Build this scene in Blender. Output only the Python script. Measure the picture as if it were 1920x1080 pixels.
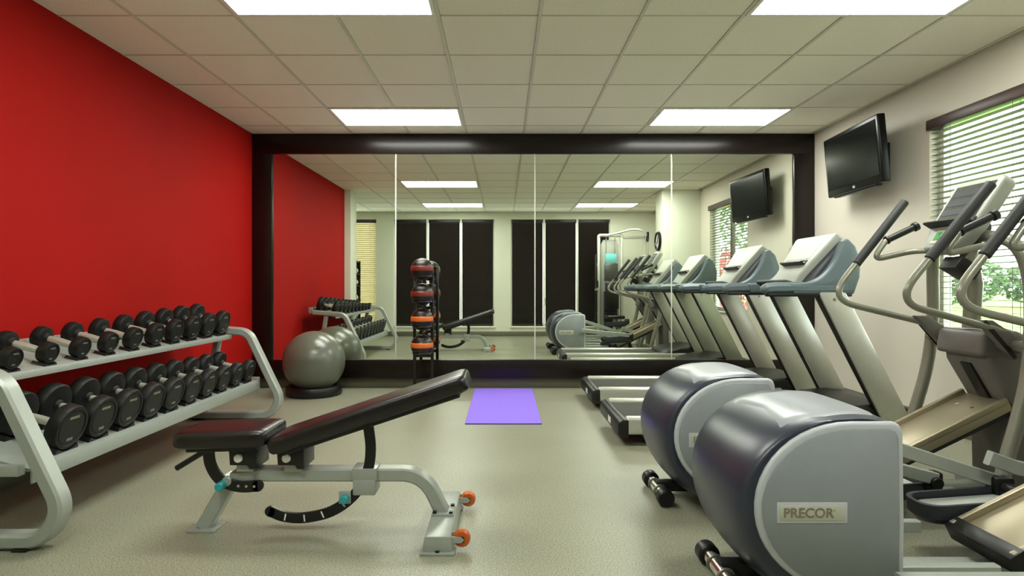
import bpy, bmesh, math, random
from mathutils import Vector, Matrix
random.seed(7)
PI = math.pi
S = bpy.context.scene
C = S.collection
for o in list(bpy.data.objects):
    bpy.data.objects.remove(o, do_unlink=True)

# ---------------------------------------------------------------- camera, sky, exposure
EYE = 1.087            # camera height above the floor
FPX = 1115.0           # focal length in pixels of the 1920 px frame
cam = bpy.data.objects.new('camera', bpy.data.cameras.new('camera'))
C.objects.link(cam)
cam.location = (0, 0, EYE)
cam.rotation_euler = (PI / 2, 0, 0)
cam.data.sensor_width = 36
cam.data.lens = 36 * FPX / 1920
cam.data.shift_x = 16 / 1920
cam.data.shift_y = -3 / 1920
cam.data.clip_start = 0.02
S.camera = cam

world = bpy.data.worlds.new('sky')
S.world = world
world.use_nodes = True
bg = world.node_tree.nodes['Background']
bg.inputs[0].default_value = (0.93, 0.97, 1.0, 1)
bg.inputs[1].default_value = 3.6
LAMP = 10.0            # radiance of the fluorescent diffusers

S.view_settings.view_transform = 'Standard'
S.view_settings.look = 'None'
S.view_settings.gamma = 1
S.view_settings.use_curve_mapping = False
S.view_settings.exposure = 1.15

# ---------------------------------------------------------------- materials
def lin(r, g, b):
    def f(c):
        c /= 255
        return c / 12.92 if c <= 0.04045 else ((c + 0.055) / 1.055) ** 2.4
    return (f(r), f(g), f(b), 1)

M = {}
def mat(name, col, rough=0.5, metal=0.0, spec=0.5, noise=None, bump=None, emit=None, coat=0.0):
    """noise = (scale, amount) colour mottling; bump = (scale, strength)"""
    m = bpy.data.materials.new(name)
    m.use_nodes = True
    nt = m.node_tree
    p = nt.nodes['Principled BSDF']
    p.inputs['Base Color'].default_value = col
    p.inputs['Roughness'].default_value = rough
    p.inputs['Metallic'].default_value = metal
    p.inputs['Specular IOR Level'].default_value = spec
    p.inputs['Coat Weight'].default_value = coat
    tc = nt.nodes.new('ShaderNodeTexCoord')
    if noise:
        n = nt.nodes.new('ShaderNodeTexNoise')
        n.inputs['Scale'].default_value = noise[0]
        n.inputs['Detail'].default_value = 4
        r = nt.nodes.new('ShaderNodeValToRGB')
        a = noise[1]
        r.color_ramp.elements[0].position = 0.3
        r.color_ramp.elements[1].position = 0.7
        r.color_ramp.elements[0].color = tuple(c * (1 - a) for c in col[:3]) + (1,)
        r.color_ramp.elements[1].color = tuple(min(1, c * (1 + a)) for c in col[:3]) + (1,)
        nt.links.new(tc.outputs['Object'], n.inputs['Vector'])
        nt.links.new(n.outputs['Fac'], r.inputs['Fac'])
        nt.links.new(r.outputs['Color'], p.inputs['Base Color'])
    if bump:
        n = nt.nodes.new('ShaderNodeTexNoise')
        n.inputs['Scale'].default_value = bump[0]
        n.inputs['Detail'].default_value = 3
        b = nt.nodes.new('ShaderNodeBump')
        b.inputs['Strength'].default_value = bump[1]
        b.inputs['Distance'].default_value = 0.003
        nt.links.new(tc.outputs['Object'], n.inputs['Vector'])
        nt.links.new(n.outputs['Fac'], b.inputs['Height'])
        nt.links.new(b.outputs['Normal'], p.inputs['Normal'])
    if emit:
        p.inputs['Emission Color'].default_value = emit[0]
        p.inputs['Emission Strength'].default_value = emit[1]
    M[name] = m
    return m

mat('red_paint', (0.345, 0.0034, 0.0014, 1), 0.75, spec=0.15, noise=(1.2, 0.05), bump=(160, 0.15))
mat('cream_paint', lin(212, 206, 192), 0.6, noise=(1.5, 0.02), bump=(160, 0.12))
mat('rear_paint', lin(214, 216, 198), 0.6, noise=(1.5, 0.02), bump=(160, 0.12))
mat('tile', lin(236, 232, 214), 0.9, noise=(90, 0.06), bump=(220, 0.4))
mat('tbar', lin(206, 203, 184), 0.5)
mat('diffuser', (0.9, 0.9, 0.86, 1), 0.5, emit=((0.98, 1.0, 0.92, 1), LAMP))
mat('espresso', lin(22, 14, 11), 0.30, noise=(6, 0.12), spec=0.35)
mat('baseboard', lin(98, 96, 78), 0.4)
mat('white_trim', lin(226, 226, 214), 0.4)
mat('silver', lin(164, 170, 162), 0.35, metal=0.25, spec=0.5, noise=(30, 0.03))
mat('alu', lin(196, 197, 184), 0.32, metal=0.55, noise=(40, 0.03))
mat('chrome', lin(225, 225, 222), 0.12, metal=1.0)
mat('steel_grey', lin(138, 138, 126), 0.32, metal=0.6)
mat('vinyl', lin(20, 14, 13), 0.30, noise=(60, 0.1), bump=(300, 0.15), spec=0.6)
mat('black', lin(11, 11, 11), 0.42, noise=(30, 0.1))
mat('black_metal', lin(13, 12, 12), 0.35, noise=(30, 0.1))
mat('rubber', lin(16, 17, 14), 0.50, spec=0.3, noise=(40, 0.12), bump=(250, 0.2))
mat('rubber_face', lin(20, 21, 17), 0.42, spec=0.3, noise=(40, 0.1))
mat('belt', lin(56, 58, 50), 0.75, noise=(150, 0.15), bump=(300, 0.3))
mat('treadmill_grey', lin(92, 106, 110), 0.38, noise=(20, 0.03))
mat('treadmill_light', lin(156, 160, 150), 0.42, noise=(20, 0.02))
mat('dark_grip', lin(40, 41, 41), 0.6, bump=(200, 0.3))
mat('navy_shell', lin(42, 47, 62), 0.33, noise=(15, 0.04), spec=0.6)
mat('cap_grey', lin(148, 152, 158), 0.30, noise=(15, 0.02), spec=0.6)
mat('panel_grey', lin(140, 146, 148), 0.42, noise=(25, 0.02), bump=(300, 0.12))
mat('rim_grey', lin(188, 192, 196), 0.4)
mat('plate_beige', lin(188, 188, 170), 0.45)
mat('letter_grey', lin(126, 122, 106), 0.45)
mat('tube_grey', lin(146, 146, 132), 0.28, metal=0.35, noise=(30, 0.02))
mat('housing', lin(104, 99, 94), 0.45, noise=(20, 0.04))
mat('bronze', lin(160, 150, 126), 0.38, metal=0.6, noise=(8, 0.03))
mat('pedal_dark', lin(40, 44, 50), 0.5)
mat('pedal_mat', lin(168, 172, 166), 0.6, bump=(260, 0.4))
mat('display', lin(70, 72, 66), 0.2, noise=(40, 0.15))
mat('green_lcd', lin(60, 140, 70), 0.25)
mat('teal', lin(40, 160, 168), 0.35)
mat('teal_card', lin(110, 200, 200), 0.4)
mat('orange', lin(196, 92, 32), 0.4)
mat('ball_silver', lin(98, 101, 88), 0.28, noise=(12, 0.03), spec=0.6)
mat('ball_red', lin(118, 40, 30), 0.35)
mat('ball_orange', lin(218, 110, 40), 0.35)
mat('ball_black', lin(26, 18, 15), 0.35, bump=(180, 0.3))
mat('purple', lin(138, 108, 226), 0.7, noise=(80, 0.03), bump=(300, 0.3))
mat('purple_edge', lin(58, 42, 110), 0.8)
mat('tv_black', lin(8, 8, 8), 0.3, spec=0.25)
mat('tv_screen', lin(9, 13, 11), 0.18, spec=0.15)
mat('white', lin(232, 232, 226), 0.5)
mat('blind_dark', lin(26, 17, 14), 0.38, noise=(10, 0.15))
mat('blind_light', lin(138, 134, 128), 0.6)
mat('blind_cream', lin(226, 214, 176), 0.5)
mat('blind_header', lin(72, 52, 50), 0.4)
mat('cord', lin(120, 116, 112), 0.7)
mat('grass', lin(120, 160, 66), 0.9, noise=(3, 0.25))
mat('leaf', lin(84, 112, 66), 0.7, noise=(4, 0.3))
mat('bark', lin(84, 66, 48), 0.9)
mat('pink_leaf', lin(196, 104, 110), 0.7, noise=(4, 0.2))

def floor_material():
    m = bpy.data.materials.new('floor_speckle'); m.use_nodes = True
    nt = m.node_tree; p = nt.nodes['Principled BSDF']
    tc = nt.nodes.new('ShaderNodeTexCoord')
    n1 = nt.nodes.new('ShaderNodeTexNoise'); n1.inputs['Scale'].default_value = 170; n1.inputs['Detail'].default_value = 3
    n2 = nt.nodes.new('ShaderNodeTexNoise'); n2.inputs['Scale'].default_value = 1.3; n2.inputs['Detail'].default_value = 5
    r1 = nt.nodes.new('ShaderNodeValToRGB'); r2 = nt.nodes.new('ShaderNodeValToRGB')
    e = r1.color_ramp.elements
    e[0].position = 0.30; e[0].color = lin(74, 74, 60)
    e[1].position = 0.62; e[1].color = lin(155, 156, 136)
    k = e.new(0.45); k.color = lin(136, 136, 116)
    k = e.new(0.75); k.color = lin(186, 188, 168)
    r2.color_ramp.elements[0].position = 0.3; r2.color_ramp.elements[0].color = (0.90, 0.89, 0.87, 1)
    r2.color_ramp.elements[1].position = 0.7; r2.color_ramp.elements[1].color = (1.04, 1.05, 1.05, 1)
    mx = nt.nodes.new('ShaderNodeMix'); mx.data_type = 'RGBA'; mx.blend_type = 'MULTIPLY'; mx.inputs[0].default_value = 1
    for n in (n1, n2): nt.links.new(tc.outputs['Object'], n.inputs['Vector'])
    nt.links.new(n1.outputs['Fac'], r1.inputs['Fac']); nt.links.new(n2.outputs['Fac'], r2.inputs['Fac'])
    nt.links.new(r1.outputs['Color'], mx.inputs[6]); nt.links.new(r2.outputs['Color'], mx.inputs[7])
    nt.links.new(mx.outputs[2], p.inputs['Base Color'])
    p.inputs['Roughness'].default_value = 0.38
    p.inputs['Specular IOR Level'].default_value = 0.45
    M['floor'] = m
floor_material()

def mirror_material():
    m = bpy.data.materials.new('mirror_glass'); m.use_nodes = True
    p = m.node_tree.nodes['Principled BSDF']
    p.inputs['Base Color'].default_value = (0.86, 0.91, 0.82, 1)
    p.inputs['Metallic'].default_value = 1
    p.inputs['Roughness'].default_value = 0.0
    M['mirror'] = m
mirror_material()

def glass_material():
    m = bpy.data.materials.new('window_glass'); m.use_nodes = True
    nt = m.node_tree; nt.nodes.remove(nt.nodes['Principled BSDF'])
    t = nt.nodes.new('ShaderNodeBsdfTransparent'); t.inputs[0].default_value = (0.92, 0.95, 0.93, 1)
    g = nt.nodes.new('ShaderNodeBsdfGlossy'); g.inputs['Roughness'].default_value = 0.02
    lw = nt.nodes.new('ShaderNodeLayerWeight'); lw.inputs[0].default_value = 0.5
    pw = nt.nodes.new('ShaderNodeMath'); pw.operation = 'POWER'; pw.inputs[1].default_value = 5
    f = nt.nodes.new('ShaderNodeMath'); f.operation = 'MULTIPLY_ADD'; f.inputs[1].default_value = 0.9; f.inputs[2].default_value = 0.04
    nt.links.new(lw.outputs['Facing'], pw.inputs[0]); nt.links.new(pw.outputs[0], f.inputs[0])
    mx = nt.nodes.new('ShaderNodeMixShader')
    nt.links.new(f.outputs[0], mx.inputs[0]); nt.links.new(t.outputs[0], mx.inputs[1]); nt.links.new(g.outputs[0], mx.inputs[2])
    nt.links.new(mx.outputs[0], nt.nodes['Material Output'].inputs[0])
    M['glass'] = m
glass_material()

# ---------------------------------------------------------------- mesh helpers
def fillet(pts, r, seg=6):
    pts = [Vector(p) for p in pts]
    rs = r if isinstance(r, (list, tuple)) else [r] * len(pts)
    out = [pts[0]]
    for i in range(1, len(pts) - 1):
        a, b, c = pts[i - 1], pts[i], pts[i + 1]
        d1 = (a - b); d2 = (c - b)
        ang = d1.angle(d2)
        t = min(rs[i] / math.tan(ang / 2), d1.length * 0.49, d2.length * 0.49)
        p1 = b + d1.normalized() * t; p2 = b + d2.normalized() * t
        for k in range(seg + 1):
            u = k / seg
            out.append(p1 * (1 - u) ** 2 + b * 2 * u * (1 - u) + p2 * u * u)
    out.append(pts[-1])
    return out

def smooth_path(pts, seg=6):
    pts = [Vector(p) for p in pts]
    P_ = [pts[0] * 2 - pts[1]] + pts + [pts[-1] * 2 - pts[-2]]
    out = []
    for i in range(1, len(P_) - 2):
        a, b, c, d = P_[i - 1:i + 3]
        for k in range(seg):
            t = k / seg
            out.append(0.5 * (2 * b + (c - a) * t + (2 * a - 5 * b + 4 * c - d) * t * t + (3 * b - a - 3 * c + d) * t ** 3))
    out.append(pts[-1])
    return out

class B:
    def __init__(s):
        s.bm = bmesh.new()
    def box(s, x0, x1, y0, y1, z0, z1, bevel=0, seg=2, mtx=None):
        v = [s.bm.verts.new((x, y, z)) for x in (x0, x1) for y in (y0, y1) for z in (z0, z1)]
        q = [(0, 1, 3, 2), (4, 6, 7, 5), (0, 4, 5, 1), (2, 3, 7, 6), (0, 2, 6, 4), (1, 5, 7, 3)]
        f = [s.bm.faces.new([v[i] for i in k]) for k in q]
        return s._fin(v, f, bevel, seg, mtx)
    def _fin(s, v, f, bevel, seg, mtx=None):
        v = list(v)
        bmesh.ops.recalc_face_normals(s.bm, faces=f)
        if mtx is not None:
            bmesh.ops.transform(s.bm, matrix=mtx, verts=v)
        if bevel:
            ed = set(e for x in f for e in x.edges)
            ed = [e for e in ed if len(e.link_faces) == 2 and e.calc_face_angle(0) > math.radians(25)]
            bmesh.ops.bevel(s.bm, geom=ed, offset=bevel, segments=seg, profile=0.5, affect='EDGES', clamp_overlap=True)
        return s
    def prism(s, poly, y0, y1, bevel=0, seg=2, axis='y', mtx=None):
        """poly in (x,z) extruded along y; axis 'x': poly (y,z) along x; 'z': poly (x,y) along z"""
        def P3(a, b, d):
            return (a, d, b) if axis == 'y' else (d, a, b) if axis == 'x' else (a, b, d)
        a = [s.bm.verts.new(P3(p[0], p[1], y0)) for p in poly]
        b = [s.bm.verts.new(P3(p[0], p[1], y1)) for p in poly]
        n = len(poly)
        f = [s.bm.faces.new(a), s.bm.faces.new(b[::-1])]
        for i in range(n):
            f.append(s.bm.faces.new((a[i], b[i], b[(i + 1) % n], a[(i + 1) % n])))
        return s._fin(a + b, f, bevel, seg, mtx)
    def sweep(s, path, prof, normal=None, closed=False, scale=None):
        """prof: list of (u,v); v along the fixed normal when one is given"""
        path = [Vector(p) for p in path]
        n = len(path); rings = []
        prev = None
        for i, p in enumerate(path):
            if closed:
                t = (path[(i + 1) % n] - path[i - 1]).normalized()
            else:
                t = (path[min(i + 1, n - 1)] - path[max(i - 1, 0)]).normalized()
            if normal is not None:
                vv = Vector(normal); uu = t.cross(vv).normalized()
            else:
                if prev is None:
                    h = Vector((0, 0, 1)) if abs(t.z) < 0.9 else Vector((1, 0, 0))
                    uu = t.cross(h).normalized()
                else:
                    uu = (prev - t * prev.dot(t)).normalized()
                vv = t.cross(uu)
                prev = uu
            k = scale[i] if scale else 1
            rings.append([s.bm.verts.new(p + uu * a * k + vv * b * k) for a, b in prof])
        m = len(prof); f = []
        for i in range(n if closed else n - 1):
            A = rings[i]; Bq = rings[(i + 1) % n]
            for j in range(m):
                f.append(s.bm.faces.new((A[j], A[(j + 1) % m], Bq[(j + 1) % m], Bq[j])))
        if not closed:
            f.append(s.bm.faces.new(rings[0])); f.append(s.bm.faces.new(rings[-1][::-1]))
        bmesh.ops.recalc_face_normals(s.bm, faces=f)
        return s
    def tube(s, path, r, n=12, **k):
        return s.sweep(path, [(math.cos(2 * PI * i / n) * r, math.sin(2 * PI * i / n) * r) for i in range(n)], **k)
    def flat(s, path, w, d, normal=(0, 1, 0), c=0.25, **k):
        """rectangular bar with rounded corners: w in the plane of the path, d along the normal"""
        a, b = w / 2, d / 2; q = min(a, b) * c
        pr = [(-a + q, -b), (a - q, -b), (a, -b + q), (a, b - q), (a - q, b), (-a + q, b), (-a, b - q), (-a, -b + q)]
        return s.sweep(path, pr, normal=normal, **k)
    def cyl(s, p0, p1, r, n=20, bevel=0):
        p0, p1 = Vector(p0), Vector(p1)
        if bevel:
            d = (p1 - p0).normalized()
            return s.tube([p0, p0 + d * bevel, p1 - d * bevel, p1], 1, n, scale=[r - bevel, r, r, r - bevel])
        return s.tube([p0, p1], r, n)
    def lathe(s, prof, p=(0, 0, 0), axis=(0, 0, 1), n=24, close=False):
        """prof: (radius, height) along axis"""
        q = Vector((0, 0, 1)).rotation_difference(Vector(axis).normalized()).to_matrix()
        p = Vector(p); rings = []
        for r, h in prof:
            if r < 1e-6:
                rings.append([s.bm.verts.new(p + q @ Vector((0, 0, h)))])
            else:
                rings.append([s.bm.verts.new(p + q @ Vector((math.cos(2 * PI * i / n) * r, math.sin(2 * PI * i / n) * r, h))) for i in range(n)])
        f = []
        pairs = list(zip(rings[:-1], rings[1:]))
        if close: pairs.append((rings[-1], rings[0]))
        for a, b in pairs:
            for i in range(n):
                j = (i + 1) % n
                if len(a) == 1 and len(b) == 1: continue
                if len(a) == 1: f.append(s.bm.faces.new((a[0], b[j], b[i])))
                elif len(b) == 1: f.append(s.bm.faces.new((a[i], a[j], b[0])))
                else: f.append(s.bm.faces.new((a[i], a[j], b[j], b[i])))
        bmesh.ops.recalc_face_normals(s.bm, faces=f)
        return s
    def loft(s, rings, cap=True):
        V = [[s.bm.verts.new(p) for p in r] for r in rings]
        m = len(V[0]); f = []
        for a, b in zip(V[:-1], V[1:]):
            for j in range(m):
                f.append(s.bm.faces.new((a[j], a[(j + 1) % m], b[(j + 1) % m], b[j])))
        if cap:
            f.append(s.bm.faces.new(V[0])); f.append(s.bm.faces.new(V[-1][::-1]))
        bmesh.ops.recalc_face_normals(s.bm, faces=f)
        return s
    def mesh(s, name, off=(0, 0, 0), sharp=38):
        if any(off):
            bmesh.ops.translate(s.bm, verts=s.bm.verts, vec=Vector(off) * -1)
        me = bpy.data.meshes.new(name)
        s.bm.to_mesh(me); s.bm.free()
        for p in me.polygons: p.use_smooth = True
        me.set_sharp_from_angle(angle=math.radians(sharp))
        return me
    def build(s, name, m, parent=None, sharp=38, local=False):
        off = (0, 0, 0)
        me = None
        if parent is not None and not local:
            off = ORIG[parent.name]
        me = s.mesh(name, off, sharp)
        return link(name, me, m, parent)

ORIG = {}
def link(name, me, m, parent=None):
    if m is not None:
        me.materials.clear(); me.materials.append(M[m])
    o = bpy.data.objects.new(name, me)
    C.objects.link(o)
    if parent is not None: o.parent = parent
    ORIG[o.name] = ORIG[parent.name] if parent is not None else (0, 0, 0)
    return o

def tag(o, label=None, cat=None, group=None, kind=None):
    if label: o['label'] = label
    if cat: o['category'] = cat
    if group: o['group'] = group
    if kind: o['kind'] = kind
    return o

def thing(name, label, cat, loc=(0, 0, 0), group=None):
    """an Empty at the thing's base; its parts are modelled in coordinates whose origin is loc"""
    o = bpy.data.objects.new(name, None)
    C.objects.link(o)
    o.location = loc; o.empty_display_size = 0.1
    ORIG[o.name] = tuple(loc)
    return tag(o, label, cat, group)

def copy_tree(o, parent=None):
    c = o.copy(); C.objects.link(c); c.parent = parent
    ORIG[c.name] = ORIG[o.name]
    for ch in list(o.children): copy_tree(ch, c)
    return c

def struct(o, label=None, cat=None):
    o['kind'] = 'structure'
    if label: o['label'] = label
    if cat: o['category'] = cat
    return o

def text_part(name, body, size, m, parent, mtx, depth=0.0015):
    cu = bpy.data.curves.new(name, 'FONT')
    cu.body = body; cu.size = size; cu.extrude = depth; cu.align_x = 'CENTER'; cu.align_y = 'CENTER'
    cu.offset = size * 0.012
    t = bpy.data.objects.new('tmp', cu); C.objects.link(t)
    bpy.context.view_layer.update()
    me = bpy.data.meshes.new_from_object(t.evaluated_get(bpy.context.evaluated_depsgraph_get()))
    bpy.data.objects.remove(t, do_unlink=True); bpy.data.curves.remove(cu)
    me.transform(mtx)
    o = ORIG[parent.name]
    me.transform(Matrix.Translation(Vector(o) * -1))
    me.name = name
    return link(name, me, m, parent)

# ---------------------------------------------------------------- the room
XL, XR = -2.674, 3.31
YB, YF = 6.41, -0.30           # wall with the mirror, wall behind the camera
H = 2.71
XA = -3.75                     # left wall of the alcove
T = 0.15

b = B(); b.box(XA - T, XR + T, YF - T, YB + T, -0.1, 0.0)
struct(b.build('floor', 'floor'), 'speckled grey green rubber gym floor', 'floor')

HW = H + 0.06                  # walls run up past the suspended tiles to the slab
b = B(); b.box(XL - T, XL, 2.69, YB, 0, HW)
struct(b.build('wall_left', 'red_paint'), 'bright red painted wall behind the dumbbell rack', 'wall')
b = B(); b.box(XA - T, -2.57, 2.30, 2.69, 0, HW, 0.004)
struct(b.build('wall_left_pier', 'rear_paint'), 'pale pier where the red wall ends', 'wall')
b = B(); b.box(XA - T, XA, YF, 2.30, 0, HW)
struct(b.build('wall_left_alcove', 'rear_paint'), 'pale side wall of the alcove past the red wall', 'wall')
b = B(); b.box(XL - T, XR + T, YB, YB + T, 0, HW)
struct(b.build('wall_back', 'cream_paint'), 'wall carrying the big framed mirror', 'wall')

# right wall with window opening
WY0, WY1, WZ0, WZ1 = 3.15, 4.62, 0.72, 2.36
b = B()
b.box(XR, XR + T, YF, WY0, 0, HW); b.box(XR, XR + T, WY1, YB, 0, HW)
b.box(XR, XR + T, WY0, WY1, 0, WZ0); b.box(XR, XR + T, WY0, WY1, WZ1, HW)
struct(b.build('wall_right', 'cream_paint'), 'cream wall with the television and window', 'wall')
b = B(); b.box(2.66, XR, 2.30, 2.72, 0, HW, 0.004)
struct(b.build('wall_right_pier', 'rear_paint'), 'pale pier that carries the round clock', 'wall')

# rear wall with three openings
RW = [(-2.39, -0.20), (0.163, 2.336)]
RZ0, RZ1 = 0.22, 2.55
AW = (-3.50, -2.78)
b = B()
xs = [XA - T, AW[0], AW[1], RW[0][0], RW[0][1], RW[1][0], RW[1][1], XR + T]
for i in range(0, 8, 2): b.box(xs[i], xs[i + 1], YF - T, YF, 0, HW)
for i in range(1, 7, 2):
    b.box(xs[i], xs[i + 1], YF - T, YF, 0, RZ0); b.box(xs[i], xs[i + 1], YF - T, YF, RZ1, HW)
struct(b.build('wall_rear', 'rear_paint'), 'pale wall with tall dark blinds facing the mirror', 'wall')

# baseboards
for nm, bx in (('baseboard_back', (XL, XR, YB - 0.018, YB, 0, 0.105)),
               ('baseboard_left', (XL, XL + 0.014, 2.69, YB - 0.018, 0, 0.105)),
               ('baseboard_right', (XR - 0.014, XR, 2.72, YB - 0.018, 0, 0.105)),
               ('baseboard_rear', (XA, XR, YF, YF + 0.014, 0, 0.105))):
    b = B(); b.box(*bx, bevel=0.004)
    struct(b.build(nm, 'baseboard'), 'dark olive baseboard', 'baseboard')

# ceiling: slab, T-bar grid and tiles
b = B(); b.box(XA - T, XR + T, YF - T, YB + T, H + 0.03, H + 0.13)
ceil = struct(b.build('ceiling', 'tile'), 'suspended ceiling of square mineral tiles', 'ceiling')
GX = [0.2185 + 0.6096 * k for k in range(-6, 6)]
GY = [6.008 - 0.6096 * k for k in range(0, 11)]
gx = [XA] + [g for g in GX if XA + 0.05 < g < XR - 0.02] + [XR]
gy = sorted([YF] + [g for g in GY if YF + 0.05 < g] + [YB])
b = B()
LY = (5.703, 3.265, 0.827)
for g in gx[1:-1]:
    inner = any(abs(g - c) < .1 for c in (-1.0007, 2.0473))
    cuts = [YF] + ([v for c in sorted(LY) for v in (c - .305, c + .305)] if inner else []) + [YB]
    for y0, y1 in zip(cuts[::2], cuts[1::2]): b.box(g - 0.010, g + 0.010, y0, y1, H - 0.003, H + 0.02)
for g in gy[1:-1]: b.box(XA, XR, g - 0.005, g + 0.005, H - 0.001, H + 0.02)
b.build('ceiling_grid', 'tbar', ceil)
lights = {}
for ly in (0, 1, 2):
    for lx in (0, 1):
        lights[(lx, ly)] = None
def in_light(i, j):
    x0, x1, y0, y1 = gx[i], gx[i + 1], gy[j], gy[j + 1]
    xc, yc = (x0 + x1) / 2, (y0 + y1) / 2
    inx = -1.63 < xc < -0.38 or 1.42 < xc < 2.67
    iny = any(abs(yc - c) < 0.2 for c in (5.703, 3.265, 0.827))
    return inx and iny
cache = {}
for i in range(len(gx) - 1):
    for j in range(len(gy) - 1):
        if in_light(i, j): continue
        w, d = gx[i + 1] - gx[i], gy[j + 1] - gy[j]
        if w < 0.08 or d < 0.05: continue
        x, y = (gx[i] + gx[i + 1]) / 2, (gy[j] + gy[j + 1]) / 2
        if x < XL - 0.2 and y > 2.6: continue
        key = (round(w, 3), round(d, 3))
        if key not in cache:
            q = B(); q.box(-w / 2 + 0.011, w / 2 - 0.011, -d / 2 + 0.005, d / 2 - 0.005, 0, 0.028, bevel=0.002, seg=1)
            cache[key] = q.mesh('ceiling_tile'); cache[key].materials.append(M['tile'])
        o = bpy.data.objects.new('ceiling_tile', cache[key]); C.objects.link(o); o.parent = ceil
        o.location = (x, y, H + 0.003 + random.uniform(-0.001, 0.001))

def ceiling_light(x0, x1, y0, y1, label):
    t = thing('ceiling_light', label, 'ceiling light', ((x0 + x1) / 2, (y0 + y1) / 2, H), 'recessed fluorescent ceiling lights')
    q = B()
    f = 0.035
    q.box(x0 + .012, x1 - .012, y0 + .006, y0 + f, H - .008, H + .02); q.box(x0 + .012, x1 - .012, y1 - f, y1 - .006, H - .008, H + .02)
    q.box(x0 + .012, x0 + f, y0 + f, y1 - f, H - .008, H + .02); q.box(x1 - f, x1 - .012, y0 + f, y1 - f, H - .008, H + .02)
    q.build('frame', 'white_trim', t)
    q = B(); q.box(x0 + f, x1 - f, y0 + f, y1 - f, H - .002, H + .012)
    q.build('diffuser', 'diffuser', t)
for row, yc in (('nearest the mirror wall', 5.703), ('in the middle row', 3.265), ('nearest the dark rear blinds', 0.827)):
    for side, x0 in (('red wall side', GX[6] - 0.6096 * 3), ('television wall side', GX[6] + 0.6096 * 2)):
        ceiling_light(x0, x0 + 1.2192, yc - .3048, yc + .3048, 'white fluorescent ceiling panel %s, %s' % (row, side))

# ---------------------------------------------------------------- windows and blinds
def window(name, label, a0, a1, z0, z1, mull, wallx=None, wally=None):
    """rear windows: along x in the wall at wally (outside is -y); right window: along y at wallx (outside is +x)"""
    def bx(q, u0, u1, d0, d1, v0, v1, bev=0.003):
        if wally is not None: q.box(u0, u1, wally - d1, wally - d0, v0, v1, bev)
        else: q.box(wallx + d0, wallx + d1, u0, u1, v0, v1, bev)
    t = thing(name, label, 'window', ((a0 + a1) / 2, wally, z0) if wally is not None else (wallx, (a0 + a1) / 2, z0))
    t['kind'] = 'structure'
    q = B(); w = 0.045
    bx(q, a0, a1, .075, .14, z0, z0 + w); bx(q, a0, a1, .075, .14, z1 - w, z1)
    bx(q, a0, a0 + w, .075, .14, z0 + w, z1 - w); bx(q, a1 - w, a1, .075, .14, z0 + w, z1 - w)
    q.build('window_frame', 'white_trim', t)
    q = B()
    if wally is not None: bx(q, a0 - .03, a1 + .03, -.03, .075, z0 - .035, z0)
    else: bx(q, a0 - .02, a1 + .02, -.02, .075, z0 - .03, z0)
    q.build('window_sill', 'white_trim', t)
    edges = [a0 + w] + list(mull) + [a1 - w]
    for m_ in mull:
        q = B(); bx(q, m_ - .022, m_ + .022, (-.012 if wally is not None else .078), .14, z0, z1)
        q.build('mullion', 'white_trim' if wally is not None else 'blind_header', t)
    for u0, u1 in zip(edges[:-1], edges[1:]):
        q = B(); bx(q, u0 - .005, u1 + .005, .105, .111, z0 + w - .005, z1 - w + .005, 0)
        q.build('pane', 'glass', t)
    return t

def third(a, b_): return [a + (b_ - a) / 3, a + 2 * (b_ - a) / 3]
window('window_1', 'tall three-bay rear window on the dumbbell side', *RW[0], RZ0, RZ1, third(*RW[0]), wally=YF)
window('window_2', 'tall three-bay rear window on the cable machine side', *RW[1], RZ0, RZ1, third(*RW[1]), wally=YF)
window('window_3', 'narrow alcove window with cream blind', *AW, RZ0, RZ1, [], wally=YF)
window('window_4', 'daylight window in the cream wall behind ellipticals', WY0, WY1, WZ0, WZ1, [3.83], wallx=XR)

def rear_blind(x0, x1, label, slat_mat, head_mat, tilt, group=None, z0=RZ0 + 0.005, z1=RZ1 - 0.005):
    t = thing('window_blind', label, 'window blind', ((x0 + x1) / 2, YF - 0.035, z0), group)
    q = B(); q.box(x0, x1, YF - .06, YF - .008, z1 - .07, z1, .004); q.build('headrail', head_mat, t)
    q = B(); q.box(x0 + .004, x1 - .004, YF - .055, YF - .02, z0, z0 + .022, .004); q.build('bottom_rail', head_mat, t)
    q = B(); z = z0 + .05
    while z < z1 - .055:
        q.box(x0 + .004, x1 - .004, -.026, .026, -.0012, .0012,
              mtx=Matrix.Translation((0, YF - .036, z)) @ Matrix.Rotation(tilt, 4, 'X'))
        z += .044
    s = q.build('slats', slat_mat, t, sharp=20); s['kind'] = 'stuff'
    q = B()
    for u in (.18, .82):
        x = x0 + (x1 - x0) * u
        q.tube([(x, YF - .008, z0 + .02), (x, YF - .008, z1 - .06)], .0015, 6)
    q.build('cord', 'cord' if slat_mat != 'blind_dark' else 'blind_dark', t)

for (a, c), wn in ((RW[0], 'the rear window nearer the dumbbells'), (RW[1], 'the rear window nearer the clock')):
    e = [a] + third(a, c) + [c]
    for k, pos in enumerate(('bay on the red wall side', 'middle bay', 'bay on the television side')):
        rear_blind(e[k] + .024, e[k + 1] - .024, 'closed dark blind, %s of %s' % (pos, wn), 'blind_dark', 'blind_dark', 1.25, 'dark blinds of the rear windows')
rear_blind(AW[0] + .006, AW[1] - .006, 'cream slatted blind with dark headrail in the alcove window', 'blind_cream', 'blind_header', 1.05)

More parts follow.
